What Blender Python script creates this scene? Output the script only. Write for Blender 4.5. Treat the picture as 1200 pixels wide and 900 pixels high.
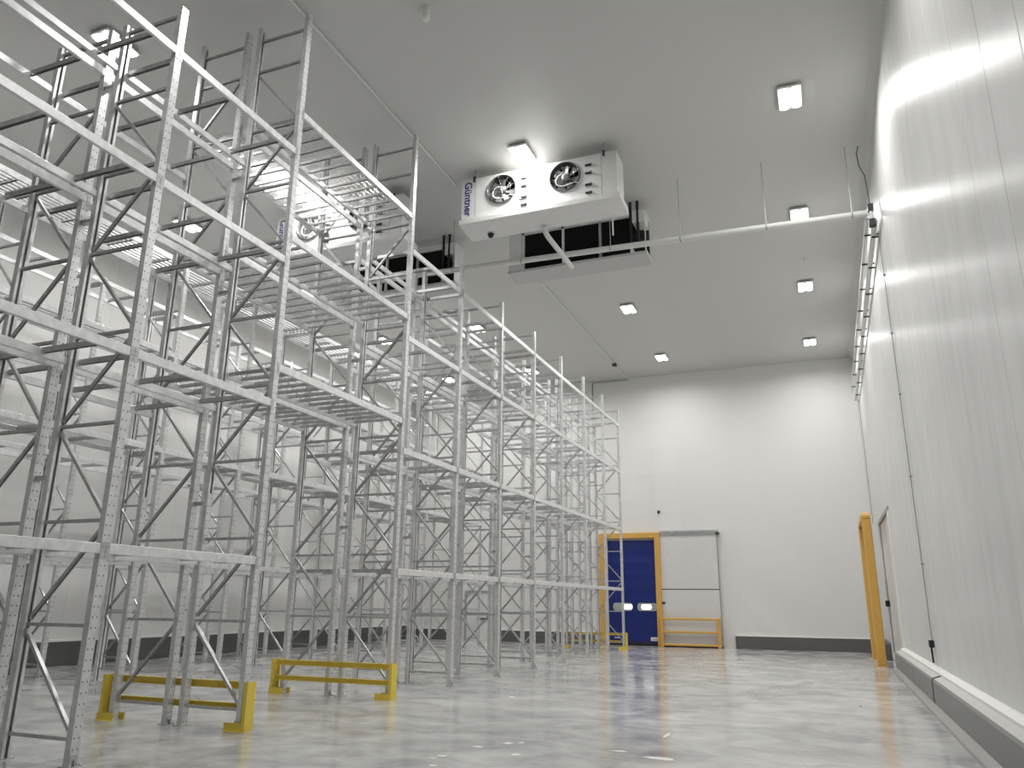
import bpy, bmesh, math, random
from mathutils import Vector, Matrix
random.seed(7)
for o in list(bpy.data.objects): bpy.data.objects.remove(o)
scene = bpy.context.scene
C = scene.collection

# ------------------------------------------------------------------ camera
CAM_H = 1.76
cam_d = bpy.data.cameras.new('camera'); cam = bpy.data.objects.new('camera', cam_d); C.objects.link(cam)
cam_d.sensor_fit = 'HORIZONTAL'; cam_d.sensor_width = 36.0; cam_d.lens = 905.1/1200*36
cam_d.clip_start = 0.05; cam_d.clip_end = 200
R = Vector((0.92923868, 0.36935057, 0.0097795)); U = Vector((0.09183536, -0.2565218, 0.9621657)); F = Vector((-0.35788511, 0.89318348, 0.27228942))
cam.matrix_world = Matrix(((R.x, U.x, -F.x, 0), (R.y, U.y, -F.y, 0), (R.z, U.z, -F.z, CAM_H), (0, 0, 0, 1)))
scene.camera = cam
# ------------------------------------------------------------------ world, exposure
w = bpy.data.worlds.new('world'); scene.world = w; w.use_nodes = True
w.node_tree.nodes['Background'].inputs[0].default_value = (0.8, 0.85, 0.9, 1)
w.node_tree.nodes['Background'].inputs[1].default_value = 0.02
vs = scene.view_settings
vs.view_transform = 'Standard'; vs.look = 'None'; vs.exposure = 0.58; vs.gamma = 1.0; vs.use_curve_mapping = False
LAMP_W, LAMP_SPREAD = 46.0, math.radians(166)   # each of the two lamps in a ceiling fixture (used by its builder below)

# ------------------------------------------------------------------ room numbers (metres)
XL, XR, YN, YF, H = -19.6, 1.83, -7.0, 35.11, 12.17

# ================================================================== helpers
def nt(name):
    m = bpy.data.materials.new(name); m.use_nodes = True
    t = m.node_tree; b = t.nodes['Principled BSDF']
    return m, t, b
def N(t, kind, **kw):
    n = t.nodes.new(kind)
    for k, v in kw.items():
        if k.startswith('i_'): n.inputs[int(k[2:])].default_value = v
        else: setattr(n, k, v)
    return n
def plain(name, col, rough=0.5, metal=0.0, spec=0.5):
    m, t, b = nt(name)
    b.inputs['Base Color'].default_value = (*col, 1); b.inputs['Roughness'].default_value = rough
    b.inputs['Metallic'].default_value = metal; b.inputs['Specular IOR Level'].default_value = spec
    # slight mottling so no surface is perfectly flat in tone
    tc = N(t, 'ShaderNodeTexCoord'); no = N(t, 'ShaderNodeTexNoise'); no.inputs['Scale'].default_value = 6.0; no.inputs['Detail'].default_value = 4
    mr = N(t, 'ShaderNodeMapRange'); mr.inputs['To Min'].default_value = 0.93; mr.inputs['To Max'].default_value = 1.05
    mx = N(t, 'ShaderNodeMix', data_type='RGBA', blend_type='MULTIPLY'); mx.inputs[0].default_value = 1
    mx.inputs[6].default_value = (*col, 1)
    t.links.new(tc.outputs['Object'], no.inputs['Vector']); t.links.new(no.outputs['Fac'], mr.inputs['Value'])
    t.links.new(mr.outputs[0], mx.inputs[7]); t.links.new(mx.outputs[2], b.inputs['Base Color'])
    return m

def math_node(t, op, a, b=None):
    n = N(t, 'ShaderNodeMath', operation=op)
    for i, v in enumerate((a, b)):
        if v is None: continue
        if isinstance(v, (int, float)): n.inputs[i].default_value = v
        else: t.links.new(v, n.inputs[i])
    return n.outputs[0]

def galvanised(name, base=0.66, metal=0.55, rough=0.42, holes=False):
    m, t, b = nt(name)
    tc = N(t, 'ShaderNodeTexCoord')
    vo = N(t, 'ShaderNodeTexNoise'); vo.inputs['Scale'].default_value = 9.0; vo.inputs['Detail'].default_value = 5
    t.links.new(tc.outputs['Object'], vo.inputs['Vector'])
    cr = N(t, 'ShaderNodeValToRGB')
    cr.color_ramp.elements[0].position = 0.3; cr.color_ramp.elements[0].color = (base*0.86, base*0.865, base*0.875, 1)
    cr.color_ramp.elements[1].position = 0.72; cr.color_ramp.elements[1].color = (base*1.1, base*1.1, base*1.1, 1)
    t.links.new(vo.outputs['Fac'], cr.inputs[0])
    out = cr.outputs[0]
    if holes:       # two columns of punched slots on the outer face (local +x face)
        sp = N(t, 'ShaderNodeSeparateXYZ'); t.links.new(tc.outputs['Object'], sp.inputs[0])
        ay = math_node(t, 'ABSOLUTE', sp.outputs[1])
        dy = math_node(t, 'SUBTRACT', ay, 0.030)
        mz = math_node(t, 'MODULO', sp.outputs[2], 0.115)
        dz = math_node(t, 'SUBTRACT', mz, 0.0575)
        rr = math_node(t, 'ADD', math_node(t, 'MULTIPLY', dy, dy), math_node(t, 'MULTIPLY', math_node(t, 'MULTIPLY', dz, dz), 0.6))
        hole = math_node(t, 'LESS_THAN', rr, 0.0078**2)
        onface = math_node(t, 'GREATER_THAN', sp.outputs[0], -0.002)
        hh = math_node(t, 'MULTIPLY', hole, onface)
        mx = N(t, 'ShaderNodeMix', data_type='RGBA'); t.links.new(hh, mx.inputs[0]); t.links.new(out, mx.inputs[6]); mx.inputs[7].default_value = (0.09, 0.09, 0.09, 1)
        out = mx.outputs[2]
    t.links.new(out, b.inputs['Base Color'])
    b.inputs['Metallic'].default_value = metal
    r2 = N(t, 'ShaderNodeMapRange'); r2.inputs['To Min'].default_value = rough-0.08; r2.inputs['To Max'].default_value = rough+0.1
    t.links.new(vo.outputs['Fac'], r2.inputs['Value']); t.links.new(r2.outputs[0], b.inputs['Roughness'])
    return m

def panel_paint(name, col=(0.80, 0.80, 0.79), rough=0.375, aniso=0.84, period=0.07, bump=0.14, dirt=True):
    """white lacquered sheet of a sandwich panel: fine vertical ribs along local x"""
    m, t, b = nt(name)
    tc = N(t, 'ShaderNodeTexCoord'); geo = N(t, 'ShaderNodeNewGeometry')
    sp = N(t, 'ShaderNodeSeparateXYZ'); t.links.new(tc.outputs['Object'], sp.inputs[0])
    ph = math_node(t, 'MULTIPLY', sp.outputs[0], 2*math.pi/period)
    sn = math_node(t, 'SINE', ph)
    bp = N(t, 'ShaderNodeBump'); bp.inputs['Strength'].default_value = bump; bp.inputs['Distance'].default_value = 0.0012
    t.links.new(sn, bp.inputs['Height']); t.links.new(bp.outputs[0], b.inputs['Normal'])
    b.inputs['Specular IOR Level'].default_value = 0.38; b.inputs['Roughness'].default_value = rough; b.inputs['Anisotropic'].default_value = aniso
    tg = N(t, 'ShaderNodeTangent', direction_type='UV_MAP'); t.links.new(tg.outputs[0], b.inputs['Tangent'])
    if dirt:      # faint smudges, denser low on the wall
        wp = N(t, 'ShaderNodeMapping'); wp.inputs['Scale'].default_value = (1.6, 1.6, 0.35)
        t.links.new(geo.outputs['Position'], wp.inputs[0])
        no = N(t, 'ShaderNodeTexNoise'); no.inputs['Scale'].default_value = 1.3; no.inputs['Detail'].default_value = 6; no.inputs['Roughness'].default_value = 0.6
        t.links.new(wp.outputs[0], no.inputs['Vector'])
        cr = N(t, 'ShaderNodeValToRGB')
        cr.color_ramp.elements[0].position = 0.3; cr.color_ramp.elements[0].color = (col[0]*0.9, col[1]*0.9, col[2]*0.9, 1)
        cr.color_ramp.elements[1].position = 0.6; cr.color_ramp.elements[1].color = (*col, 1)
        t.links.new(no.outputs['Fac'], cr.inputs[0]); t.links.new(cr.outputs[0], b.inputs['Base Color'])
    else: b.inputs['Base Color'].default_value = (*col, 1)
    return m

def concrete_floor():
    m, t, b = nt('polished_concrete')
    geo = N(t, 'ShaderNodeNewGeometry')
    def noise(scale, sc=(1, 1, 1), detail=6, rough=0.6, dist=0.0):
        mp = N(t, 'ShaderNodeMapping'); mp.inputs['Scale'].default_value = sc; t.links.new(geo.outputs['Position'], mp.inputs[0])
        n = N(t, 'ShaderNodeTexNoise'); n.inputs['Scale'].default_value = scale; n.inputs['Detail'].default_value = detail; n.inputs['Roughness'].default_value = rough; n.inputs['Distortion'].default_value = dist
        t.links.new(mp.outputs[0], n.inputs['Vector']); return n.outputs['Fac']
    a = noise(0.45, (1, 1, 1), 8, 0.62, 0.6); c = noise(1.3, (0.8, 1, 1), 6, 0.6, 0.9); d = noise(9, (1, 1, 1), 4, 0.6)
    s = math_node(t, 'ADD', math_node(t, 'MULTIPLY', a, 0.5), math_node(t, 'ADD', math_node(t, 'MULTIPLY', c, 0.42), math_node(t, 'MULTIPLY', d, 0.08)))
    cr = N(t, 'ShaderNodeValToRGB'); e = cr.color_ramp.elements
    e[0].position = 0.38; e[0].color = (0.33, 0.33, 0.335, 1); e[1].position = 0.62; e[1].color = (0.70, 0.695, 0.68, 1)
    k = cr.color_ramp.elements.new(0.5); k.color = (0.53, 0.53, 0.525, 1)
    t.links.new(s, cr.inputs[0]); t.links.new(cr.outputs[0], b.inputs['Base Color'])
    mr = N(t, 'ShaderNodeMapRange'); mr.inputs['From Min'].default_value = 0.3; mr.inputs['From Max'].default_value = 0.7; mr.inputs['To Min'].default_value = 0.08; mr.inputs['To Max'].default_value = 0.22
    t.links.new(c, mr.inputs['Value']); t.links.new(mr.outputs[0], b.inputs['Roughness'])
    b.inputs['Specular IOR Level'].default_value = 0.7
    bp = N(t, 'ShaderNodeBump'); bp.inputs['Strength'].default_value = 0.02; bp.inputs['Distance'].default_value = 0.01
    t.links.new(c, bp.inputs['Height']); t.links.new(bp.outputs[0], b.inputs['Normal'])
    return m

def emitter(name, col, strength):
    m, t, b = nt(name)
    b.inputs['Base Color'].default_value = (0.9, 0.9, 0.9, 1)
    b.inputs['Emission Color'].default_value = (*col, 1); b.inputs['Emission Strength'].default_value = strength
    return m

M = {}
M['post'] = galvanised('galvanised_post', 0.72, 0.45, 0.36, True)
M['steel'] = galvanised('galvanised_steel', 0.56, 0.75, 0.34)
M['beam'] = galvanised('galvanised_beam', 0.80, 0.4, 0.38)
M['wall'] = panel_paint('white_panel_lacquer')
M['wall_far'] = panel_paint('white_panel_lacquer_matt', (0.74, 0.74, 0.725), 0.5, 0.5, 0.07, 0.1, False)
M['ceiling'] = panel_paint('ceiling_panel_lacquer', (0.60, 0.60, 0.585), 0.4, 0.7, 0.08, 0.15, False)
M['floor'] = concrete_floor()
M['skirt'] = plain('dark_grey_skirting', (0.115, 0.115, 0.115), 0.55)
M['curb'] = plain('grey_concrete_curb', (0.235, 0.235, 0.23), 0.5)
M['curb_top'] = plain('light_concrete', (0.55, 0.55, 0.53), 0.5)
M['toe'] = plain('grey_toe_screed', (0.32, 0.32, 0.315), 0.35)
M['trim'] = plain('white_trim', (0.85, 0.85, 0.83), 0.4)
M['white'] = plain('white_paint', (0.78, 0.78, 0.77), 0.4)
M['door_white'] = plain('white_door_sheet', (0.68, 0.68, 0.67), 0.4)
M['yellow'] = plain('safety_yellow', (0.80, 0.62, 0.09), 0.42)
M['amber'] = plain('amber_yellow', (0.68, 0.39, 0.09), 0.42)
M['blue'] = plain('blue_curtain', (0.008, 0.020, 0.17), 0.35)
M['window'] = plain('cloudy_window_vinyl', (0.42, 0.43, 0.43), 0.25)
M['black'] = plain('black_rubber', (0.012, 0.012, 0.012), 0.6)
M['coil'] = plain('black_coil_fins', (0.006, 0.006, 0.006), 0.8, 0, 0.2)
M['dark'] = plain('dark_metal', (0.06, 0.06, 0.06), 0.45, 0.4)
M['fan_grey'] = plain('fan_blade_grey', (0.26, 0.26, 0.26), 0.3, 0.5)
M['chrome'] = plain('bright_wire', (0.75, 0.75, 0.75), 0.25, 0.9)
M['ink'] = plain('dark_blue_print', (0.018, 0.018, 0.16), 0.5)
M['pipe'] = plain('white_pipe_jacket', (0.74, 0.74, 0.72), 0.45)
M['grey'] = plain('grey_plastic', (0.35, 0.35, 0.35), 0.5)
M['chip'] = plain('pale_chipped_screed', (0.80, 0.79, 0.77), 0.8)
M['tray'] = plain('grey_white_sheet', (0.55, 0.55, 0.54), 0.4)
M['shroud'] = plain('dark_fan_ring', (0.10, 0.10, 0.10), 0.4, 0.3)
M['joint'] = plain('joint_filler', (0.68, 0.67, 0.65), 0.5)
M['lamp'] = emitter('led_lens', (1.0, 0.985, 0.95), 4.0)
M['glow'] = emitter('lit_window_beyond', (1, 0.98, 0.95), 1.0)

# ------------------------------------------------------------------ mesh helpers
def mesh(name, verts, faces, uv=None, smooth=False):
    me = bpy.data.meshes.new(name); me.from_pydata([tuple(v) for v in verts], [], faces); me.validate(); me.update()
    if uv:
        l = me.uv_layers.new(name='UVMap')
        for lp in me.loops: l.data[lp.index].uv = uv(me.vertices[lp.vertex_index].co)
    if smooth:
        for p in me.polygons: p.use_smooth = True
    return me
class MB:
    """collects boxes, tubes, prisms; builds ONE mesh"""
    def __init__(s): s.v = []; s.f = []; s.sm = []
    def add(s, vs, fs, sm=False):
        n = len(s.v); s.v += [tuple(v) for v in vs]; s.f += [tuple(i+n for i in f) for f in fs]; s.sm += [sm]*len(fs); return s
    def box(s, x0, x1, y0, y1, z0, z1, bev=0.0):
        if bev <= 0:
            vs = [(x, y, z) for x in (x0, x1) for y in (y0, y1) for z in (z0, z1)]
            fs = [(0, 1, 3, 2), (4, 6, 7, 5), (0, 4, 5, 1), (2, 3, 7, 6), (0, 2, 6, 4), (1, 5, 7, 3)]
            return s.add(vs, fs)
        bm = bmesh.new(); bmesh.ops.create_cube(bm, size=1)
        for v in bm.verts: v.co = Vector((x0+(v.co.x+.5)*(x1-x0), y0+(v.co.y+.5)*(y1-y0), z0+(v.co.z+.5)*(z1-z0)))
        bmesh.ops.bevel(bm, geom=bm.edges[:], offset=bev, segments=1, affect='EDGES')
        bm.verts.index_update()
        vs = [v.co.copy() for v in bm.verts]; fs = [[v.index for v in f.verts] for f in bm.faces]; bm.free()
        return s.add(vs, fs)
    def prism(s, poly, a0, a1, axis='z'):
        """polygon extruded along an axis; poly coords: axis z->(x,y), y->(x,z), x->(y,z)"""
        n = len(poly)
        def P(p, a): return {'z': (p[0], p[1], a), 'y': (p[0], a, p[1]), 'x': (a, p[0], p[1])}[axis]
        vs = [P(p, a0) for p in poly]+[P(p, a1) for p in poly]
        fs = [(i, (i+1) % n, n+(i+1) % n, n+i) for i in range(n)]+[tuple(range(n))[::-1], tuple(range(n, 2*n))]
        return s.add(vs, fs)
    def tube(s, pts, r, n=8, cap=True, sm=True):
        pts = [Vector(p) for p in pts]; rings = []
        up = None
        for i, p in enumerate(pts):
            d = (pts[min(i+1, len(pts)-1)]-pts[max(i-1, 0)]).normalized()
            a = Vector((0, 0, 1)) if abs(d.z) < 0.9 else Vector((1, 0, 0))
            u = d.cross(a).normalized(); w_ = d.cross(u)
            rings.append([p+u*r*math.cos(2*math.pi*k/n)+w_*r*math.sin(2*math.pi*k/n) for k in range(n)])
        vs = [q for g in rings for q in g]; fs = []
        for i in range(len(pts)-1):
            for k in range(n): fs.append((i*n+k, i*n+(k+1) % n, (i+1)*n+(k+1) % n, (i+1)*n+k))
        s.add(vs, fs, sm)
        if cap: s.add(rings[0], [tuple(range(n))]); s.add(rings[-1], [tuple(range(n))[::-1]])
        return s
    def lathe(s, prof, n, c=(0, 0, 0), axis='y'):
        """profile (radius, offset) revolved about an axis through c"""
        vs = []
        for (r, o) in prof:
            for k in range(n):
                a = 2*math.pi*k/n
                if axis == 'y': vs.append((c[0]+r*math.cos(a), c[1]+o, c[2]+r*math.sin(a)))
                else: vs.append((c[0]+r*math.cos(a), c[1]+r*math.sin(a), c[2]+o))
        fs = []
        for i in range(len(prof)-1):
            for k in range(n): fs.append((i*n+k, i*n+(k+1) % n, (i+1)*n+(k+1) % n, (i+1)*n+k))
        return s.add(vs, fs, True)
    def mesh(s, name, uv=None):
        me = bpy.data.meshes.new(name); me.from_pydata(s.v, [], s.f); me.update()
        bm = bmesh.new(); bm.from_mesh(me); bmesh.ops.recalc_face_normals(bm, faces=bm.faces[:]); bm.to_mesh(me); bm.free()
        for p, q in zip(me.polygons, s.sm): p.use_smooth = q
        if uv:
            l = me.uv_layers.new(name='UVMap')
            for lp in me.loops: l.data[lp.index].uv = uv(me.vertices[lp.vertex_index].co)
        return me
    def build(s, name, mat, parent=None, loc=(0, 0, 0), rot=(0, 0, 0), uv=None):
        return put(name, s.mesh(name, uv), mat, parent, loc, rot)
def put(name, me, mat, parent=None, loc=(0, 0, 0), rot=(0, 0, 0)):
    if mat is not None and not me.materials: me.materials.append(M[mat] if isinstance(mat, str) else mat)
    o = bpy.data.objects.new(name, me); C.objects.link(o)
    o.location = loc; o.rotation_euler = rot
    if parent is not None: o.parent = parent
    return o
def thing(name, label, cat, loc=(0, 0, 0), group=None):
    o = bpy.data.objects.new(name, None); C.objects.link(o); o.location = loc; o.empty_display_size = 0.2
    return tag(o, label, cat, group)
def tag(o, label, cat, group=None):
    o['label'] = label; o['category'] = cat
    if group: o['group'] = group
    return o
def struct(o, label, cat):
    o['kind'] = 'structure'; o['label'] = label; o['category'] = cat; return o
def sempty(name, label, cat, loc=(0, 0, 0)):
    o = bpy.data.objects.new(name, None); C.objects.link(o); o.location = loc
    return struct(o, label, cat)

# ================================================================== ROOM
# ---- floor, one slab with a sawn joint across the aisle
fl = struct(MB().box(XL-0.3, XR+0.6, YN-0.3, YF+0.3, -0.25, 0).build('floor', 'floor'), 'polished grey concrete floor of the cold store', 'floor')
jt = MB().box(-7.0, 1.42, 17.04, 17.075, 0.0005, 0.002).build('floor_joint', M['joint'], fl)
jt['label'] = 'pale filled joint running across the aisle floor'
def chip(x, y, lx, ly, k):
    n = 11; rs = [0.6+0.5*random.random() for _ in range(n)]
    poly = [(x+lx*rs[i]*math.cos(2*math.pi*i/n), y+ly*rs[i]*math.sin(2*math.pi*i/n)) for i in range(n)]
    return MB().prism(poly, 0.0004, 0.002).build('paint_mark', 'chip', fl)
for x, y, lx, ly in ((-4.46, 9.01, .09, .06), (-4.50, 8.86, .06, .03), (-4.3, 8.48, .06, .05), (-4.32, 9.75, .10, .05), (-4.07, 10.14, .08, .07), (-3.92, 10.25, .05, .06),
                     (-3.69, 9.46, .06, .07), (-2.62, 10.22, .13, .06), (-2.05, 9.95, .22, .09), (-5.9, 14.89, .07, .10), (-2.3, 11.7, .03, .22)):
    chip(x, y, lx, ly, 0)
chip2 = MB().lathe([(0.0, 0.012), (0.012, 0.01), (0.016, 0.0), (0.0, 0.0)], 8, (0, 0, 0), 'z').build('screw_cap', 'black', None, (0.33, 16.42, 0.001))
tag(chip2, 'tiny black plug lying on the aisle floor near the joint', 'plug')

# ---- ceiling
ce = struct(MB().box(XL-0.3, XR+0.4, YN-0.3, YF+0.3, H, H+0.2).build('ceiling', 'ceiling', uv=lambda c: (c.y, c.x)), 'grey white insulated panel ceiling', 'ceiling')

# ---- sandwich panel walls: one shared panel per height, joints left as chamfered grooves
PW = 1.15
def panel_mesh(wd, z0, z1, c):
    name = 'wall_panel'; t = 0.10
    poly = [(0, c), (c, 0), (wd-c, 0), (wd, c), (wd, t), (0, t)]
    return MB().prism(poly, z0, z1).mesh(name, uv=lambda q: (q.x, q.z))
def wall_of_panels(root, mat, place, n, z0, z1, skip=None):
    cache = {}
    for i in range(n):
        za = skip(i) if skip else z0
        if za is None: continue
        if za not in cache: cache[za] = panel_mesh(PW, za, z1, 0.010 if mat == 'wall' else 0.003)
        loc, rz = place(i)
        put('wall_panel', cache[za], mat, root, loc, (0, 0, rz))
wf = sempty('wall_far', 'white panel far wall behind the racks and doors', 'wall', (XL, YF, 0))
nfar = int(math.ceil((XR-XL)/PW))
wall_of_panels(wf, 'wall_far', lambda i: ((i*PW, 0, 0), 0), nfar, 0, H)
wr = sempty('wall_right', 'glossy white ribbed panel wall along the right of the aisle', 'wall', (XR, YF, 0))
# local x of a panel runs towards -y of the room
DOOR_Y0, DOOR_Y1 = YF-9*PW+0.95, YF-4*PW-0.0
def rskip(i):
    y1 = YF-i*PW; y0 = y1-PW
    return 4.5 if (y0 > 25.6 and y1 < 30.6) else 0.5
nr = int(math.ceil((YF-YN)/PW))
wall_of_panels(wr, 'wall', lambda i: ((0, -i*PW, 0), -math.pi/2), nr, 0.5, H, rskip)
wl = sempty('wall_left', 'white panel wall behind the wall-side rack row', 'wall', (XL, YN, 0))
wall_of_panels(wl, 'wall_far', lambda i: ((0, i*PW, 0), math.pi/2), nr, 0, H)
wn = struct(MB().box(XL-0.2, XR+0.4, YN-0.2, YN, 0, H).build('wall_near', 'wall_far', uv=lambda c: (c.x, c.z)), 'white wall behind the viewpoint', 'wall')
# ceiling cove along the right wall and the far wall
cv = struct(MB().prism([(XR, H-0.16), (XR-0.05, H-0.11), (XR-0.11, H-0.05), (XR-0.16, H), (XR, H)], YN, YF, 'y').build('trim_1', 'ceiling', uv=lambda c: (c.y, c.x)), 'white coved trim where right wall meets ceiling', 'trim')

# ---- right-hand concrete curb in blocks, toe screed, white trim strip
bR = sempty('baseboard_right', 'grey concrete curb along the foot of the right wall', 'baseboard', (0, 0, 0))
def curb_block(y0, y1):
    MB().prism([(1.55, 0), (1.55, 0.49), (1.575, 0.525), (XR, 0.60), (XR, 0)], y0, y1, 'y').build('curb_block', 'curb', bR)
for a, b_ in ((-7.0, 4.0), (4.2, 16.38), (16.60, 20.2), (20.23, 25.55)): curb_block(a, b_)
for a, b_ in ((-7.0, 4.0), (4.2, 16.38), (16.60, 20.2), (20.23, 25.55)):
    MB().prism([(1.572, 0.527), (1.70, 0.567), (1.70, 0.570), (1.572, 0.530)], a, b_, 'y').build('curb_cap', 'curb_top', bR)
for y_ in (4.1, 16.49): MB().prism([(1.556, 0), (1.556, 0.485), (1.58, 0.52), (XR, 0.59), (XR, 0)], y_-0.11, y_+0.11, 'y').build('joint_seal', 'black', bR)
MB().prism([(1.43, 0), (1.44, 0.05), (1.48, 0.085), (1.55, 0.11), (1.55, 0)], YN, 25.55, 'y').build('toe_screed', 'toe', bR)
MB().prism([(1.70, 0.572), (1.70, 0.605), (1.785, 0.635), (XR, 0.64), (XR, 0.56)], YN, 25.55, 'y').build('white_strip', 'trim', bR)
MB().box(1.55, XR+0.1, 30.55, YF, 0, 0.52, 0.01).build('dark_plinth', 'skirt', bR)

# ---- skirting of the far and left walls
bF = sempty('baseboard_far', 'dark grey skirting with white top edge on far wall', 'baseboard', (0, 0, 0))
for a, b_ in ((XL, -17.0), (-15.0+0.1, -9.95), (-3.85, XR)):
    MB().box(a, b_, YF-0.09, YF, 0, 0.50, 0.008).build('skirting', 'skirt', bF)
    MB().box(a, b_, YF-0.10, YF, 0.50, 0.55, 0.006).build('skirting_cap', 'trim', bF)
bL = sempty('baseboard_left', 'dark grey skirting along the left wall behind the racks', 'baseboard', (0, 0, 0))
MB().box(XL, XL+0.12, YN, YF-0.1, 0, 0.62, 0.01).build('skirting', 'skirt', bL)
MB().box(XL, XL+0.13, YN, YF-0.1, 0.62, 0.68, 0.006).build('skirting_cap', 'trim', bL)

# ================================================================== DOORS
d1 = sempty('door_1', 'blue roll-up door in an amber yellow frame', 'door', (-8.2, YF, 0))
y = -0.02
fr = MB(); 
MB().box(-1.42, -1.17, -0.26, 0, 0, 4.84, 0.015).build('jamb', 'amber', d1)
MB().box(1.12, 1.36, -0.26, 0, 0, 4.84, 0.015).build('jamb', 'amber', d1)
MB().box(-1.17, 1.12, -0.26, 0, 4.60, 4.84, 0.015).build('lintel', 'amber', d1)
MB().box(-1.17, -1.06, -0.14, 0, 0, 4.60).build('side_guide', 'white', d1)
cur = MB()
prof = []
for i in range(0, 47):
    z = 0.14+i*0.095; prof.append((-0.07-0.006*math.sin(i*1.1), z))
cur.prism([(p[0], p[1]) for p in prof]+[(-0.03, prof[-1][1]), (-0.03, 0.14)], -1.06, 1.12, 'x')
cu = cur.build('curtain', 'blue', d1)
MB().box(-1.06, 1.12, -0.085, -0.02, 0, 0.14, 0.01).build('bottom_seal', 'black', d1)
def stadium(x0, x1, z0, z1, n=8):
    r = (z1-z0)/2; zc = (z0+z1)/2; p = []
    for k in range(n+1):
        a = -math.pi/2+math.pi*k/n; p.append((x1-r*0.6+r*0.6*math.cos(a), zc+r*math.sin(a)))
    for k in range(n+1):
        a = math.pi/2+math.pi*k/n; p.append((x0+r*0.6+r*0.6*math.cos(a), zc+r*math.sin(a)))
    return p
def vprism(poly, y0, y1): return MB().prism(poly, y0, y1, 'y')
for x0 in (-0.86, 0.24):
    wn_ = vprism(stadium(x0, x0+0.88, 1.46, 1.80), -0.092, -0.08).build('window_slot', 'window', d1)
    a = 0.42 if x0 < 0 else 0.17
    vprism(stadium(x0+a, x0+a+0.46, 1.52, 1.74), -0.096, -0.092).build('light_through', 'glow', wn_)
MB().box(0.78, 1.11, -0.092, -0.08, 0.22, 0.37).build('name_plate', 'white', d1)
MB().box(0.86, 1.06, -0.094, -0.092, 0.27, 0.30).build('plate_print', 'grey', d1)
MB().box(-0.83, -0.55, -0.092, -0.08, 0.30, 0.34).build('plate_strip', 'white', d1)

d2 = sempty('door_2', 'white sliding cold room door panel parked beside the blue door', 'door', (-5.6, YF, 0))
MB().box(-1.24, 1.22, -0.16, -0.03, 0.05, 2.36, 0.01).build('lower_leaf', 'door_white', d2)
MB().box(-1.24, 1.22, -0.16, -0.03, 2.40, 4.70, 0.01).build('upper_leaf', 'door_white', d2)
MB().box(-1.24, 1.24, -0.15, -0.03, 2.36, 2.40).build('leaf_joint', 'dark', d2)
MB().box(1.22, 1.245, -0.165, -0.02, 0.05, 4.70).build('edge_seal', 'grey', d2)
MB().box(-1.22, 1.24, -0.12, -0.04, 0.0, 0.05).build('floor_seal', 'black', d2)
rl = MB().box(-1.24, 1.30, -0.24, -0.02, 4.80, 4.90, 0.01).box(-1.24, 1.2, -0.20, -0.16, 4.70, 4.80).build('track_rail', 'steel', d2)
MB().box(1.20, 1.36, -0.22, -0.05, 4.70, 4.78).build('track_stop', 'dark', d2)
MB().box(-1.24, -1.10, -0.20, -0.16, 1.77, 1.85, 0.01).build('handle', 'black', d2)
g = thing('bump_rail', 'amber yellow three bar bump rail in front of sliding door', 'guard rail', (-5.62, YF-0.36, 0))
for z in (0.10, 0.62, 1.15): MB().box(-1.22, 1.14, -0.05, 0.05, z-0.045, z+0.045, 0.02).build('rail', 'amber', g)
for x in (-1.24, 1.16): MB().box(x-0.07, x+0.07, -0.08, 0.08, 0, 1.22, 0.02).build('post', 'amber', g)

# doorway in the right wall, seen nearly edge-on
d3 = sempty('door_3', 'white door set in a recess of the right wall', 'door', (XR, 28.2, 0))
MB().box(0.02, 0.08, -2.2, 2.1, 0.02, 4.5).build('leaf', 'door_white', d3)
MB().box(-0.06, 0.1, 2.1, 2.34, 0, 4.55, 0.01).build('far_jamb', 'white', d3)
MB().box(-0.03, 0.1, -2.75, -2.2, 0, 4.55, 0.01).build('near_jamb', 'white', d3)
MB().box(-0.04, 0.1, -2.75, 2.34, 4.5, 4.62, 0.01).build('head', 'grey', d3)
MB().box(-0.02, 0.02, 1.95, 2.1, 0.3, 4.5).build('edge_seal', 'grey', d3)
MB().box(-0.12, 0.02, 1.7, 1.78, 1.75, 1.95, 0.01).build('handle', 'black', d3)
# tall amber hoop guarding it
hg = thing('door_hoop', 'tall amber yellow hoop guard by the right wall doorway', 'door guard', (1.30, 29.47, 0))
for yy in (-1.72, 1.72): MB().box(-0.13, 0.13, yy-0.13, yy+0.13, 0, 4.5, 0.03).build('leg', 'amber', hg)
MB().prism([(-1.85, 4.5), (-1.85, 4.58), (-1.78, 4.66), (-1.7, 4.69), (1.7, 4.69), (1.78, 4.66), (1.85, 4.58), (1.85, 4.5)], -0.13, 0.13, 'x').build('crossbar', 'amber', hg)
for yy in (-1.72, 1.72): MB().box(-0.15, 0.15, yy-0.18, yy+0.18, 0, 0.015).build('base_plate', 'amber', hg)

# small personnel door far left
d4 = sempty('door_4', 'narrow grey door at the far wall behind the racks', 'door', (-15.65, YF, 0))
MB().box(-0.62, 0.62, -0.05, -0.01, 0, 2.2, 0.005).build('leaf', 'door_white', d4)
MB().box(-0.72, -0.62, -0.09, 0, 0, 2.3).build('jamb', 'grey', d4); MB().box(0.62, 0.72, -0.09, 0, 0, 2.3).build('jamb', 'grey', d4)
MB().box(-0.62, 0.62, -0.09, 0, 2.2, 2.3).build('lintel', 'grey', d4)
MB().box(-0.06, 0.5, -0.10, -0.05, 0.98, 1.04, 0.01).build('push_bar', 'black', d4)

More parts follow.
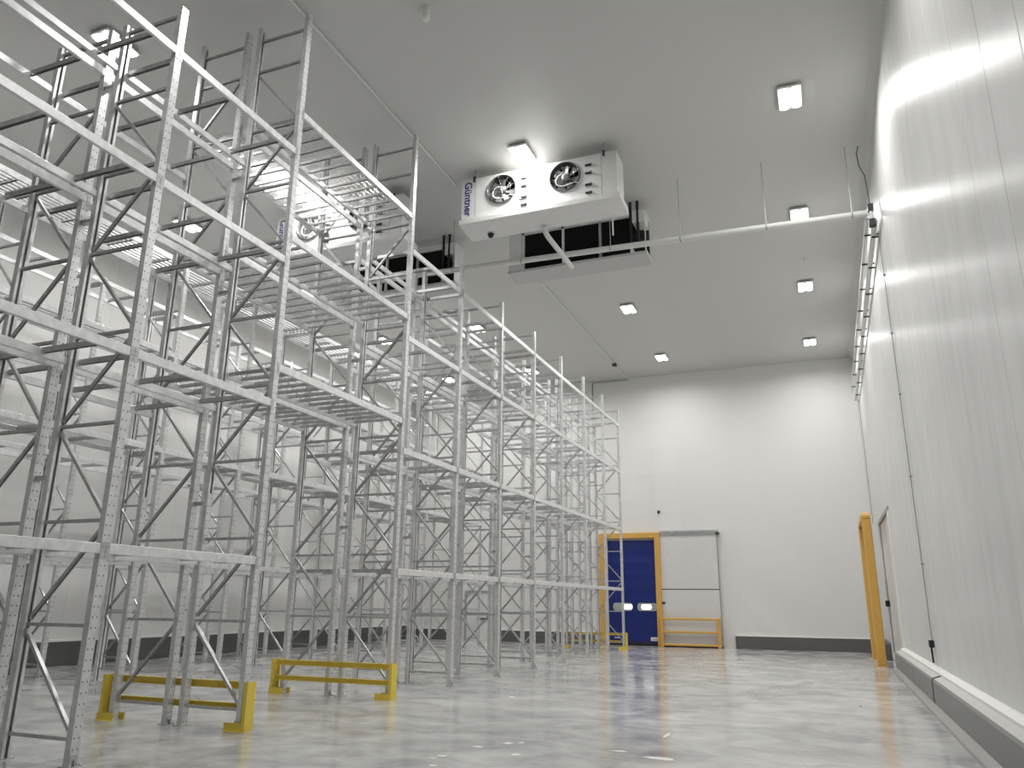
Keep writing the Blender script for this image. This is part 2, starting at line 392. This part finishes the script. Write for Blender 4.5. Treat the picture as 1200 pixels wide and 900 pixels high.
# ================================================================== PALLET RACKS
FY = dict(Z=4.08, A=6.776, B=9.475, C=13.52, D=16.12, E=18.74, F=21.38, G=24.04, H=26.70, I=29.36, J=31.90)
ORD = 'ZABCDEFGHIJ'
PWID, PDEP = 0.115, 0.085
def post_profile():
    a, d, l, t = PWID/2, PDEP, 0.038, 0.0035
    return [(0, -a), (0, a), (-d, a), (-d, a-l), (-d+t, a-l), (-d+t, a-t), (-t, a-t), (-t, -a+t), (-d+t, -a+t), (-d+t, -a+l), (-d, -a+l), (-d, -a)]
ME = {}
def cached(key, fn):
    if key not in ME: ME[key] = fn()
    return ME[key]
def post_mesh(top): return cached(('post', top), lambda: MB().prism(post_profile(), 0.008, top).mesh('post'))
def foot_mesh():
    def f():
        m = MB().box(-0.12, 0.045, -0.085, 0.085, 0, 0.010)
        m.box(0.001, 0.006, -0.05, 0.05, 0.010, 0.12); m.box(0.006, 0.03, -0.006, 0.006, 0.010, 0.07)
        for yy in (-0.065, 0.065): m.lathe([(0.014, 0.010), (0.014, 0.028), (0.0, 0.028)], 6, (0.03, yy, 0), 'z')
        return m.mesh('foot_plate')
    return cached('foot', f)
def reinf_mesh(): 
    def f():
        a, d, t = 0.042, 0.05, 0.004
        return MB().prism([(0, -a), (0, a), (-d, a), (-d, a-t), (-t, a-t), (-t, -a+t), (-d, -a+t), (-d, -a)], 0.01, 3.35).mesh('inner_sleeve')
    return cached('reinf', f)
def brace_mesh(L): 
    """open channel along local x, web up"""
    def f():
        a, h, t = 0.0225, 0.02, 0.003
        return MB().prism([(-a, -h), (-a, h), (a, h), (a, -h), (a-t, -h), (a-t, h-t), (-a+t, h-t), (-a+t, -h)], -L/2, L/2, 'x').mesh('brace')
    return cached(('brace', round(L, 3)), f)
def beam_mesh(L):
    """box beam with an inner step along local y; local +x is the outer face"""
    def f():
        h, wdt = 0.06, 0.05; c = 0.006
        return MB().prism([(0, -h+c), (-c, -h), (-wdt+c, -h), (-wdt, -h+c), (-wdt, h-0.035), (-wdt+0.018, h-0.035), (-wdt+0.018, h-c), (-wdt+0.024, h), (-c, h), (0, h-c)], -L/2, L/2, 'y').mesh('beam')
    return cached(('beam', round(L, 3)), f)
def conn_mesh():
    """L plate hooked onto the post: leg on the outer face and leg against its side; local y=0 is the post side, +y into the post"""
    def f():
        m = MB().box(0.0005, 0.005, -0.002, 0.052, -0.12, 0.075).box(-0.055, 0.005, -0.006, -0.0005, -0.12, 0.075)
        for z in (-0.09, -0.04, 0.02): 
            for yy in (0.015, 0.038): m.box(0.005, 0.009, yy-0.005, yy+0.005, z-0.008, z+0.008)
        return m.mesh('connector')
    return cached('conn', f)
def bar_mesh(L, wd=0.05, h=0.035):
    def f():
        t = 0.003; a = wd/2
        return MB().prism([(-a, -h), (-a+t, -h), (-a+t, h-t), (a-t, h-t), (a-t, -h), (a, -h), (a, h), (-a, h)], -L/2, L/2, 'x').mesh('crossbar')
    return cached(('bar', round(L, 3), wd, h), f)
def spacer_mesh(L): return cached(('sp', round(L, 3)), lambda: MB().prism([(-.03, -.03), (.03, -.03), (.03, .03), (.027, .03), (.027, -.027), (-.027, -.027), (-.027, .03), (-.03, .03)], -L/2, L/2, 'x').mesh('row_spacer'))
def wiremesh(dx, L):
    def f():
        m = MB()
        def wire(x0, x1, y0, y1, z): m.box(min(x0, x1), max(x0, x1), min(y0, y1), max(y0, y1), z, z+0.004)
        ny = int(L/0.05)
        for i in range(ny+1):
            yy = -L/2+L*i/ny; wire(-dx/2, dx/2, yy-0.0022, yy+0.0022, 0)
        for i in range(11):
            xx = -dx/2+dx*i/10; wire(xx-0.0022, xx+0.0022, -L/2, L/2, 0.004)
        return m.mesh('wire_mesh')
    return cached(('wm', round(dx, 3), round(L, 3)), f)
def slat_mesh(L): return cached(('slat', round(L, 3)), lambda: MB().prism([(-.03, 0), (.03, 0), (.03, .045), (-.03, .045)], -L/2, L/2, 'y').mesh('deck_slat'))

BR = [0.27+1.19*i for i in range(9)]      # heights of horizontal braces
def frame(root, y, xf, xb, tall, low_front, sleeve=False, feet=True):
    """one upright frame: two posts, horizontal and diagonal braces. xf: outer face to +x, xb: outer face to -x"""
    top = 12.0 if tall else 9.9
    for x, rz in ((xf, 0), (xb, math.pi)):
        p = put('post', post_mesh(top), 'post', root, (x, y, 0), (0, 0, rz))
        if feet: put('foot_plate', foot_mesh(), 'steel', p)
    if sleeve:
        put('inner_sleeve', reinf_mesh(), 'post', root, (xb+PDEP+0.004, y, 0))
        put('inner_sleeve', reinf_mesh(), 'post', root, (xf-PDEP-0.004, y, 0), (0, 0, math.pi))
    hz = BR+([11.05, 11.72] if tall else [])
    xa, xc = xb+0.045, xf-0.045; xm = (xa+xc)/2; L = xc-xa
    for z in hz: put('horizontal_brace', brace_mesh(L), 'steel', root, (xm, y, z))
    nd = len(BR)-2+(2 if tall else 0)
    for k in range(nd):
        z0, z1 = hz[k], hz[k+1]; dz = z1-z0-0.10; LL = math.hypot(L-0.05, dz)
        s = 1 if (k % 2 == 0) == low_front else -1      # s=1: low at +x, high at -x
        put('diagonal_brace', brace_mesh(LL), 'steel', root, (xm, y+0.012*(1 if k % 2 else -1), (z0+z1)/2), (0, s*math.atan2(dz, L-0.05), 0))
LV = [2.32, 4.72, 7.14, 9.16]; LT = [5.32, 7.59, 9.955]; LW = [2.57, 5.1, 7.42, 9.78]
def bay(root, y0, y1, xf, xb, levels, bars, conns, mesh_deck=False, slats=False, lateral=1):
    Lb = y1-y0-PWID; ym = (y0+y1)/2
    for z in levels:
        for x, rz in ((xf, 0), (xb, math.pi)):
            b = put('beam', beam_mesh(Lb), 'beam', root, (x, ym, z), (0, 0, rz))
            if conns:
                put('connector', conn_mesh(), 'steel', b, (0, Lb/2, 0))
                c2 = put('connector', conn_mesh(), 'steel', b, (0, -Lb/2, 0)); c2.scale = (1, -1, 1)
        Lx = xf-xb-0.10; xm = (xf+xb)/2
        for yy in bars:
            put('crossbar', bar_mesh(Lx) if not mesh_deck else bar_mesh(Lx, 0.04, 0.025), 'steel', root, (xm, y0+yy, z+0.022))
        if mesh_deck:
            o = put('wire_mesh', wiremesh(Lx+0.06, Lb-0.05), 'chrome', root, (xm, ym, z+0.062)); o['kind'] = 'stuff'
        if slats and z > 3:
            n = 8
            for i in range(n):
                put('deck_slat', slat_mesh(Lb), 'beam', root, (xb+0.09+(xf-xb-0.18)*i/(n-1), ym, z+0.060))
def rack_row(name_label, xf, xb, names, tunnel, low_front, levels, near_conn, slats=False, sleeve=False):
    root = thing('pallet_rack', name_label, 'rack', ((xf+xb)/2, FY[names[0]], 0), 'rows of galvanised pallet rack')
    off = root.location.copy()
    sub = root
    # work in room coordinates: the parts are placed relative to the root
    class _R: pass
    before = set(C.objects.keys())
    made = []
    for n in names:
        frame(root, FY[n]-off.y, xf-off.x, xb-off.x, tunnel and n in 'BC', low_front, sleeve and n in 'BC')
    for a, b in zip(names[:-1], names[1:]):
        y0, y1 = FY[a]-off.y, FY[b]-off.y; wd = y1-y0
        if tunnel and a == 'B':
            bay(root, y0, y1, xf-off.x, xb-off.x, LT, [0.16+(wd-0.32)*i/12 for i in range(13)], a in near_conn, True)
        else:
            bay(root, y0, y1, xf-off.x, xb-off.x, levels, [0.13, wd*0.41, wd*0.85] if wd < 3 else [0.13, wd*.3, wd*.6, wd*0.88], a in near_conn, False, slats)
    return root
R1F, R1B, R2F, R2B = -7.80, -8.93, -9.14, -10.27
r1 = rack_row('galvanised pallet rack row nearest the open aisle, with tunnel bay', R1F, R1B, ORD, True, True, LV, 'ZABCDE', False, True)
r2 = rack_row('galvanised pallet rack row standing back to back behind the aisle row', R2F, R2B, ORD, True, False, LV, 'ABC', False, True)
r3 = rack_row('galvanised pallet rack row with slatted decks in the middle of the hall', -14.17, -15.30, ORD[1:], False, True, LW, '', True)
r4 = rack_row('galvanised pallet rack row standing closest to the left wall', -16.97, -18.10, ORD[1:], False, False, LW, '')
for n in ORD:
    for z in (3.2, 6.75, 8.9):
        L = R1B-R2F-0.0
        put('row_spacer', spacer_mesh(L), 'steel', r1, ((R1B+R2F)/2-r1.location.x, FY[n]-r1.location.y, z))

# ================================================================== YELLOW RACK GUARDS
def chan(x0, x1, yc, z0, z1, s, parent, name='rail'):
    """C channel rail along x, open towards s*y"""
    d, t = 0.05, 0.008
    a = [(yc-s*d/2, z0), (yc+s*d/2, z0), (yc+s*d/2, z0+t), (yc-s*d/2+s*t, z0+t), (yc-s*d/2+s*t, z1-t), (yc+s*d/2, z1-t), (yc+s*d/2, z1), (yc-s*d/2, z1)]
    return MB().prism(a, x0, x1, 'x').build(name, 'yellow', parent)
def guard(label, yc, rail_s):
    """rail_s +1: rails on the far side of the posts; -1: on the near side"""
    g = thing('rack_guard', label, 'rack guard', (-9.08, yc, 0), 'yellow rack end guards')
    xo = 1.308
    ry = rail_s*0.10
    for s in (-1, 1):
        x0, x1 = sorted((s*xo, s*(xo+0.062)))
        # upright: channel with its web to the outside
        t = 0.008
        xo2, xi2 = s*(xo+0.062), s*(xo)
        poly = [(xo2, -0.08), (xo2, 0.10 if rail_s > 0 else 0.06), (xi2, 0.10 if rail_s > 0 else 0.06), (xi2, (0.10 if rail_s > 0 else 0.06)-t), (xo2-s*t, (0.10 if rail_s > 0 else 0.06)-t),
                (xo2-s*t, -0.08-(0.06 if rail_s < 0 else 0)+t), (xi2, -0.08-(0.06 if rail_s < 0 else 0)+t), (xi2, -0.08-(0.06 if rail_s < 0 else 0)), (xo2, -0.08-(0.06 if rail_s < 0 else 0))]
        up = MB().prism(poly, 0, 0.64).build('upright', 'yellow', g)
        # foot angle lying along the front and one along the back
        fx0, fx1 = sorted((s*(xo+0.062), s*(xo-0.27)))
        yn = -0.095 if rail_s > 0 else -0.155
        MB().prism([(yn, 0.006), (yn-0.012, 0.006), (yn-0.012, 0.11), (yn, 0.11)], fx0, fx1, 'x').build('foot', 'yellow', g)
        MB().prism([(yn-0.012, 0.0), (yn-0.012, 0.006), (yn-0.042, 0.006), (yn-0.042, 0.0)], fx0, fx1, 'x').build('foot_flange', 'yellow', g)
        yb = 0.10 if rail_s > 0 else 0.065
        MB().box(fx0, fx1, yb, yb+0.012, 0.0, 0.10).build('foot', 'yellow', g)
    for z0, z1 in ((0.53, 0.63), (0.25, 0.34)):
        chan(-xo+0.002, xo-0.002, ry, z0, z1, -1, g)
    return g
guard('yellow steel rack guard behind the near tunnel frame', FY['B'], 1)
guard('yellow steel rack guard in front of the far tunnel frame', FY['C'], -1)
guard('small distant yellow rack guard at the far rack end', FY['J'], 1)

# ================================================================== CEILING LIGHTS
LXS = [0.17, -5.88, -11.9, -16.15]; LYS = [2.5, 8.85, 15.2, 20.7, 26.0, 32.15]  # last column is added fill that brightens the left wall
lens_me = None
def lens_mesh():
    return cached('lens', lambda: MB().prism(stadium2(0.09, 0.36), -0.118, -0.095).mesh('lens'))
def stadium2(hw, hl):
    c = 0.04
    return [(-hw, -hl+c), (-hw+c, -hl), (hw-c, -hl), (hw, -hl+c), (hw, hl-c), (hw-c, hl), (-hw+c, hl), (-hw, hl-c)]
lab = {}
coln = {0: 'nearest the right wall', 1: 'above the open aisle', 2: 'above the racks', 3: 'added to brighten the left wall'}
rown = {2: 'level with the fan coolers', 3: 'just beyond the coolers', 4: 'second from the far wall', 5: 'closest to the far wall', 1: 'one bay before the coolers'}
for i, x in enumerate(LXS):
    for j, yy in enumerate(LYS):
        if j == 0 and i != 1: continue
        if j == 0: L = 'twin lens ceiling light nearest the viewpoint, above the open aisle'
        else: L = 'twin lens ceiling light %s, %s' % (rown[j], coln[i])
        t = thing('ceiling_light', L, 'light', (x, yy, H), 'twin ceiling lights')
        put('housing', cached('lhouse', lambda: MB().box(-0.24, 0.24, -0.40, 0.40, -0.095, -0.045, 0.01).mesh('housing')), 'white', t)
        put('mount', cached('lmount', lambda: MB().box(-0.05, 0.05, -0.25, 0.25, -0.045, 0).mesh('mount')), 'grey', t)
        for s in (-1, 1):
            put('lens', lens_mesh(), 'lamp', t, (s*0.125, 0, 0))
            if 'lamp' not in ME:
                ld = bpy.data.lights.new('lamp', 'AREA'); ld.shape = 'RECTANGLE'; ld.size = 0.17; ld.size_y = 0.70
                ld.energy = LAMP_W; ld.color = (1.0, 0.99, 0.965); ld.spread = LAMP_SPREAD; ME['lamp'] = ld
            lo = bpy.data.objects.new('lamp', ME['lamp']); C.objects.link(lo); lo.parent = t; lo.location = (s*0.125, 0, -0.122)

# ================================================================== AIR COOLERS
def text_mesh(body, size):
    cu_ = bpy.data.curves.new('lettering', 'FONT'); cu_.body = body; cu_.size = size; cu_.extrude = 0.002; cu_.offset = size*0.016
    o = bpy.data.objects.new('lettering', cu_); C.objects.link(o)
    bpy.context.view_layer.update()
    me = bpy.data.meshes.new_from_object(o.evaluated_get(bpy.context.evaluated_depsgraph_get()))
    bpy.data.objects.remove(o); bpy.data.curves.remove(cu_)
    return me
def blade_mesh():
    def f():
        vs = []; fs = []
        nr_, na = 5, 3
        for i in range(nr_):
            r = 0.08+0.24*i/(nr_-1); tw = 0.75-0.45*i/(nr_-1); wd = 0.12+0.09*i/(nr_-1)
            for k in range(na):
                u = (k/(na-1)-0.5)*wd
                vs.append((r, u*math.sin(tw)*0.8, u*math.cos(tw)+0.05*(i/(nr_-1))**2))
        for i in range(nr_-1):
            for k in range(na-1):
                a = i*na+k; fs.append((a, a+1, a+na+1, a+na))
        n = len(vs)
        vs2 = vs+[(v[0], v[1]+0.006, v[2]) for v in vs]
        fs2 = fs+[tuple(i+n for i in f_[::-1]) for f_ in fs]
        ring = [k for k in range(na)]+[i*na+na-1 for i in range(1, nr_)]+[(nr_-1)*na+k for k in range(na-2, -1, -1)]+[i*na for i in range(nr_-2, 0, -1)]
        for a, b in zip(ring, ring[1:]+ring[:1]): fs2.append((a, b, b+n, a+n))
        return MB().add(vs2, fs2, False).mesh('fan_blade')
    return cached('blade', f)
def cooler_front(label, xc, yf, phase):
    """fan side facing the viewpoint; xc centre, yf front plane"""
    t = thing('air_cooler', label, 'air cooler', (xc, yf, 10.62))
    hw = 1.965; zb, zt = 0.12, 1.27; dp = 0.66
    fx = [-0.895, 0.715]; fz = 0.83; fr_ = 0.36
    # body: front sheet with two round openings, the other sides plain
    bm = bmesh.new()
    n = 32
    m = MB()
    m.box(-hw, -hw+0.012, 0, dp, zb, zt); m.box(hw-0.012, hw, 0, dp, zb, zt)
    m.box(-hw+0.012, hw-0.012, 0.014, dp, zt-0.012, zt)
    m.box(-hw+0.012, hw-0.012, dp-0.012, dp, zb, zt-0.012)
    # front sheet: strips around square cells, each cell ring-filled to a circle
    cells = []
    q = fr_+0.04
    xs = [-hw+0.012, fx[0]-q, fx[0]+q, fx[1]-q, fx[1]+q, hw-0.012]
    for k in (0, 2, 4): m.box(xs[k], xs[k+1], 0, 0.014, zb, zt)
    for c in fx:
        m.box(c-q, c+q, 0, 0.014, zb, fz-q); m.box(c-q, c+q, 0, 0.014, fz+q, zt)
        sq = []; ci = []
        for k in range(n):
            a = 2*math.pi*k/n; ca, sa = math.cos(a), math.sin(a); s = q/max(abs(ca), abs(sa))
            sq.append((c+ca*s, 0, fz+sa*s)); ci.append((c+ca*fr_, 0, fz+sa*fr_))
        m.add(sq+ci, [(k, (k+1) % n, n+(k+1) % n, n+k) for k in range(n)])
    m.build('casing', 'white', t)
    bm.free()
    # seams of the casing sheet
    for x in (-hw+0.36, fx[0]+0.80, hw-0.36): MB().box(x-0.004, x+0.004, -0.003, 0, zb+0.03, zt-0.02).build('casing_seam', 'grey', t)
    MB().box(-hw+0.36, fx[0]+0.3, -0.004, 0, zb+0.01, zb+0.022).build('casing_seam', 'dark', t)
    MB().box(fx[1]-0.3, fx[1]+0.8, -0.004, 0, zb+0.01, zb+0.022).build('casing_seam', 'dark', t)
    for c in fx:
        f = MB().lathe([(fr_, 0.20), (fr_, -0.03), (fr_+0.006, -0.045), (fr_+0.016, -0.04), (fr_+0.02, -0.01), (fr_+0.03, 0.0)], 36, (0, 0, 0), 'y').build('fan_shroud', 'shroud', t, (c, 0, fz))
        MB().lathe([(fr_-0.002, 0.0), (0.0, 0.0)], 36, (0, 0.19, 0), 'y').build('fan_well', 'coil', f)
        MB().lathe([(0.0, -0.05), (0.07, -0.045), (0.095, -0.01), (0.095, 0.10), (0.0, 0.10)], 20, (0, 0.03, 0), 'y').build('fan_hub', 'fan_grey', f)
        for k in range(7):
            a = 2*math.pi*k/7+phase; put('fan_blade', blade_mesh(), 'fan_grey', f, (0, 0.08, 0), (0, a, 0))
        # wire guard: rings and spokes
        gw = MB()
        for r_ in (0.12, 0.24, 0.358):
            gw.tube([(r_*math.cos(2*math.pi*k/28), -0.045+0.02*(r_/0.36)**2, r_*math.sin(2*math.pi*k/28)) for k in range(29)], 0.002, 4, False)
        for k in range(8):
            a = 2*math.pi*k/8+0.2; gw.tube([(0.02*math.cos(a), -0.047, 0.02*math.sin(a)), (0.37*math.cos(a), -0.028, 0.37*math.sin(a))], 0.0025, 4)
        gw.build('wire_guard', 'chrome', f)
        pts = []
        for k in range(15):
            u = k/14; a = 2.5+2.6*u; r_ = 0.05+0.23*min(1, u*1.8)
            pts.append((r_*math.cos(a), -0.07, r_*math.sin(a)))
        pts += [(0.26, -0.05, -0.22), (0.36, -0.03, -0.26), (0.44, -0.015, -0.31), (0.50, -0.012, -0.38)]
        MB().tube(pts, 0.010, 6).build('fan_cable', 'white', f)
        for z in (zb+0.17, zb+0.38, zb+0.68, zb+0.89):
            l = MB().box(0.50, 0.62, -0.035, 0, z-0.022, z+0.022, 0.005).build('latch', 'black', t, (c, 0, 0))
            MB().box(0.625, 0.650, -0.045, 0, z-0.035, z+0.035, 0.004).build('latch_plate', 'black', t, (c, 0, 0))
    # drip tray, folded sheet
    MB().prism([(-0.09, 0.135), (-0.09, 0.02), (0.05, 0.0), (dp+0.06, -0.06), (dp+0.06, 0.07), (dp, 0.118), (0, 0.118)], -hw-0.02, hw+0.08, 'x').build('drip_tray', 'white', t)
    for x in (-hw+0.33, -0.1, hw-0.30):
        MB().box(x-0.03, x+0.03, -0.02, 0.05, zt-0.10, zt+0.06, 0.004).build('hanger_bracket', 'dark', t)
        MB().box(x-0.012, x+0.012, 0.05, 0.074, zt+0.0, H-10.62).build('hanger_rod', 'steel', t)
        MB().box(x-0.012, x+0.012, dp-0.1, dp-0.076, zt+0.0, H-10.62).build('hanger_rod', 'steel', t)
    me = text_mesh('G\u00fcntner', 0.27)
    me.materials.clear(); xs_ = [v.co.x for v in me.vertices]; L = max(xs_)-min(xs_); s = 0.93/L
    o = put('lettering', me, 'ink', t, (-hw+0.085, -0.004, 1.20), (0, 0, 0))
    # reads downwards: text x -> -z, text y -> +x, normal -> -y
    o.rotation_euler = Matrix(((0, 1, 0), (0, 0, -1), (-1, 0, 0))).to_euler(); o.scale = (s, s, 1)
    return t
def cooler_back(label, xc, yb, solid_end=False):
    """coil side facing the viewpoint"""
    t = thing('air_cooler', label, 'air cooler', (xc, yb, 10.62))
    hw = 1.94; zb, zt = 0.05, 1.27; dp = 0.62
    MB().box(-hw, -hw+0.38, 0, dp, zb, zt, 0.006).build('end_casing', 'white', t)
    MB().box(-hw+0.38, 1.52, 0.08, dp, zb+0.02, zt-0.02).build('coil_block', 'coil', t)
    MB().box(-hw+0.38, 1.52, 0, dp, zt-0.14, zt, 0.005).build('top_casing', 'white', t)
    MB().box(1.52, hw-0.02, dp-0.06, dp, zb, zt).build('back_sheet', 'dark', t)
    MB().box(1.52, 1.57, 0, dp-0.06, zb, zb+0.2).build('end_post', 'white', t)
    MB().box(1.60, hw-0.02, 0, dp-0.06, zt-0.35, zt, 0.004).build('pipe_cover', 'white', t)
    if solid_end:
        MB().box(hw-0.02, hw, 0, dp, zb-0.25, zt, 0.004).build('end_panel', 'white', t)
    else: MB().box(hw-0.02, hw, 0, 0.05, zb, zt).box(hw-0.02, hw, dp-0.02, dp, zb, zt).box(hw-0.02, hw, 0.05, dp-0.02, zt-0.06, zt).box(hw-0.02, hw, 0.05, dp-0.02, zb, zb+0.08).build('end_frame', 'white', t)
    for x in (-hw+0.42, -0.35, 0.70): MB().box(x-0.03, x+0.03, 0.0, 0.075, zb, zt-0.14, 0.004).build('mullion', 'white' if x < 0.5 else 'grey', t)
    for x in (-hw+0.42, -0.35): MB().box(x-0.035, x+0.035, -0.03, 0, zt-0.16, zt-0.04, 0.003).build('bracket', 'dark', t)
    MB().prism([(-0.04, 0.05), (-0.04, -0.02), (dp+0.05, -0.07), (dp+0.05, 0.05)], -hw-0.02, hw+0.03, 'x').build('drip_tray', 'tray', t)
    for x in (1.55, 1.74): MB().tube([(x, 0.02, 0.3), (x, 0.02, H-10.62)], 0.04, 8).build('riser_pipe', 'black', t)
    for z in (0.25, 0.4, 0.55, 0.7): MB().tube([(1.58, 0.15, z), (1.72, 0.06, z), (1.86, 0.15, z)], 0.035, 8).build('coil_bend', 'black', t)
    for x in (-1.5, 0, 1.5): MB().box(x-0.012, x+0.012, 0.3, 0.324, zt, H-10.62).build('hanger_rod', 'steel', t)
    return t
cooler_front('white ceiling air cooler with two fans hanging over the aisle', -5.635, 15.5, 0.3)
cooler_front('white twin fan air cooler seen behind the rack tops', -11.24, 15.5, 0.9)
cooler_back('ceiling air cooler over the aisle turned away, black coil showing', -5.60, 18.5)
cooler_back('ceiling air cooler behind the racks turned away, black coil showing', -11.18, 18.5, True)

# ================================================================== PIPES AND CONDUITS
p = thing('drain_pipe', 'long white drain pipe hung below the ceiling across the hall', 'pipe', (-3.4, 17.72, 10.4))
def pz(x): return 10.38+(1.65-x)*0.022
MB().tube([(x+3.4, 0, pz(x)-10.4) for x in (1.59, 1.1, -0.7, -2.6, -4.7, -6.9, -8.6, -11, -13.4)], 0.075, 12).build('pipe', 'pipe', p)
for x in (1.27, -0.61, -2.64, -4.42, -6.86, -8.9, -11.2):
    z0 = pz(x)-10.4
    MB().tube([(x+3.4, 0, z0), (x+3.4, 0, H-10.4)], 0.010, 6).build('hanger_rod', 'steel', p)
    MB().lathe([(0.082, -0.015), (0.082, 0.015)], 14, (0, 0, 0), 'z').build('clamp', 'grey', p, (x+3.4, 0, z0), (0, math.pi/2, 0))
q = MB().tube([(-5.62, 16.05, 10.535), (-5.62, 16.10, 10.42), (-5.60, 16.25, 10.36), (-5.50, 17.0, 10.22), (-5.42, 17.6, 10.10)], 0.065, 10).build('condensate_pipe', 'pipe')
tag(q, 'short white condensate pipe slanting down from the aisle cooler', 'pipe')
q = MB().tube([(-11.22, 16.05, 10.535), (-11.22, 16.10, 10.42), (-11.20, 16.25, 10.36), (-11.10, 17.0, 10.22), (-11.02, 17.6, 10.10)], 0.065, 10).build('condensate_pipe', 'pipe')
tag(q, 'short white condensate pipe slanting from the cooler behind the racks', 'pipe')
q = MB().tube([(-3.95, 16.12, 10.62), (-3.95, 16.12, 10.05)], 0.018, 8).build('overflow_tube', 'pipe')
tag(q, 'thin white tube hanging from the right end of the aisle cooler', 'tube')
q = MB().lathe([(0.0, -0.10), (0.05, -0.09), (0.075, -0.03), (0.08, 0.0)], 14, (0, 0, 0), 'z').build('drain_heater_cap', 'black', None, (-7.02, 16.0, 10.57))
tag(q, 'black cap under the left end of the aisle cooler', 'cap')

# two pipes running along the top of the right wall
for k, (x, z0, z1, lab_, y0, y1, r_) in enumerate(((1.58, 10.30, 10.18, 'upper white pipe along the top of the right wall', 17.9, 33.4, 0.05), (1.72, 10.18, 9.95, 'lower white pipe along the top of the right wall', 17.72, 33.9, 0.06))):
    t = thing('wall_pipe', lab_, 'pipe', (x, y0, z0), 'pipes along the right wall')
    MB().tube([(0, 0, 0), (0, y1-y0, z1-z0)], r_, 10).build('pipe', 'pipe', t)
    for i in range(9):
        u = (i+0.4)/9; yy = (y1-y0)*u; zz = (z1-z0)*u
        MB().box(-0.05-(0 if k else 0.0), XR-x, yy-0.025, yy+0.025, zz-r_-0.03, zz-r_+0.0, 0.004).build('bracket', 'dark', t)
t = thing('valve', 'dark valve where the hung pipe meets the right wall', 'valve', (1.66, 17.72, 10.35))
MB().box(-0.06, 0.06, -0.06, 0.06, 0.05, 0.24, 0.01).build('valve_body', 'dark', t)
MB().box(-0.07, 0.07, -0.07, 0.07, -0.32, -0.14, 0.01).build('lower_union', 'dark', t)
MB().tube([(0, 0, 0.24), (0, 0, -0.14)], 0.05, 10).build('tee', 'pipe', t)
pts = [(1.66, 17.72, 10.58), (1.64, 17.7, 11.0), (1.62, 17.66, 11.3), (1.52, 17.6, 11.55), (1.50, 17.55, 11.85), (1.55, 17.5, 12.0)]
q = MB().tube(pts, 0.012, 6).build('heating_cable', 'dark'); tag(q, 'dark cable looping up from the valve to the ceiling corner', 'cable')

c1 = thing('conduit', 'thin grey conduit down the right wall ending in a black switch', 'conduit', (XR-0.03, 18.15, 0))
MB().tube([(0, 0, 1.05), (0, 0, 10.1)], 0.011, 6).build('tube', 'grey', c1)
for z in (2.6, 4.4, 6.2, 7.6, 9.0): MB().box(-0.02, 0.03, -0.035, 0.035, z-0.015, z+0.015).build('clip', 'grey', c1)
MB().box(-0.06, 0.03, -0.05, 0.10, 0.98, 1.12, 0.01).build('switch_box', 'black', c1)
MB().tube([(-0.03, -0.03, 1.0), (-0.03, -0.08, 0.7)], 0.02, 6).build('plug', 'black', c1)
c2 = thing('conduit', 'thin grey conduit down the right wall near the far corner', 'conduit', (XR-0.02, 33.6, 0))
MB().tube([(0, 0, 4.9), (0, 0, 9.9)], 0.013, 6).build('tube', 'grey', c2)
c3 = thing('conduit', 'white conduit along the ceiling above the near rack row', 'conduit', (-8.03, 6, H-0.03))
MB().tube([(0, -8, 0), (0, 10.0, 0)], 0.025, 6).build('tube', 'white', c3)
c4 = thing('conduit', 'white conduit along the ceiling towards the far wall and down it', 'conduit', (-8.08, 22.7, H-0.03))
MB().tube([(0, 0, 0), (0, 12.3, 0)], 0.025, 6).build('tube', 'white', c4)
MB().tube([(0, 12.35, -0.06), (-1.75, 12.35, -0.06), (-1.75, 12.35, -3.2)], 0.022, 6).build('drop', 'grey', c4)
MB().box(-0.09, 0.09, 9.75, 9.95, -0.10, 0.025, 0.01).build('junction_box', 'dark', c4)
# ceiling sensors
def sensor(label, x, y, r_, h, mat):
    o = MB().lathe([(0.0, -h), (r_*0.7, -h), (r_, -h*0.85), (r_*0.85, -h*0.3), (r_*1.15, -0.02), (r_*1.15, 0)], 14, (0, 0, 0), 'z').build('ceiling_sensor', mat, None, (x, y, H))
    tag(o, label, 'sensor')
sensor('white tubular ceiling sensor near the top edge above the aisle', -5.86, 10.25, 0.075, 0.26, 'white')
sensor('small white ceiling sensor between two lights by the right wall', 0.22, 23.9, 0.05, 0.18, 'white')
q = MB().box(-0.05, 0.05, -0.07, 0, -0.06, 0.06, 0.01).box(-0.02, 0.02, -0.10, -0.07, -0.03, 0.03).build('wall_sensor', 'black', None, (-6.86, YF, 5.76))
tag(q, 'small black sensor on the far wall above the blue door', 'sensor')
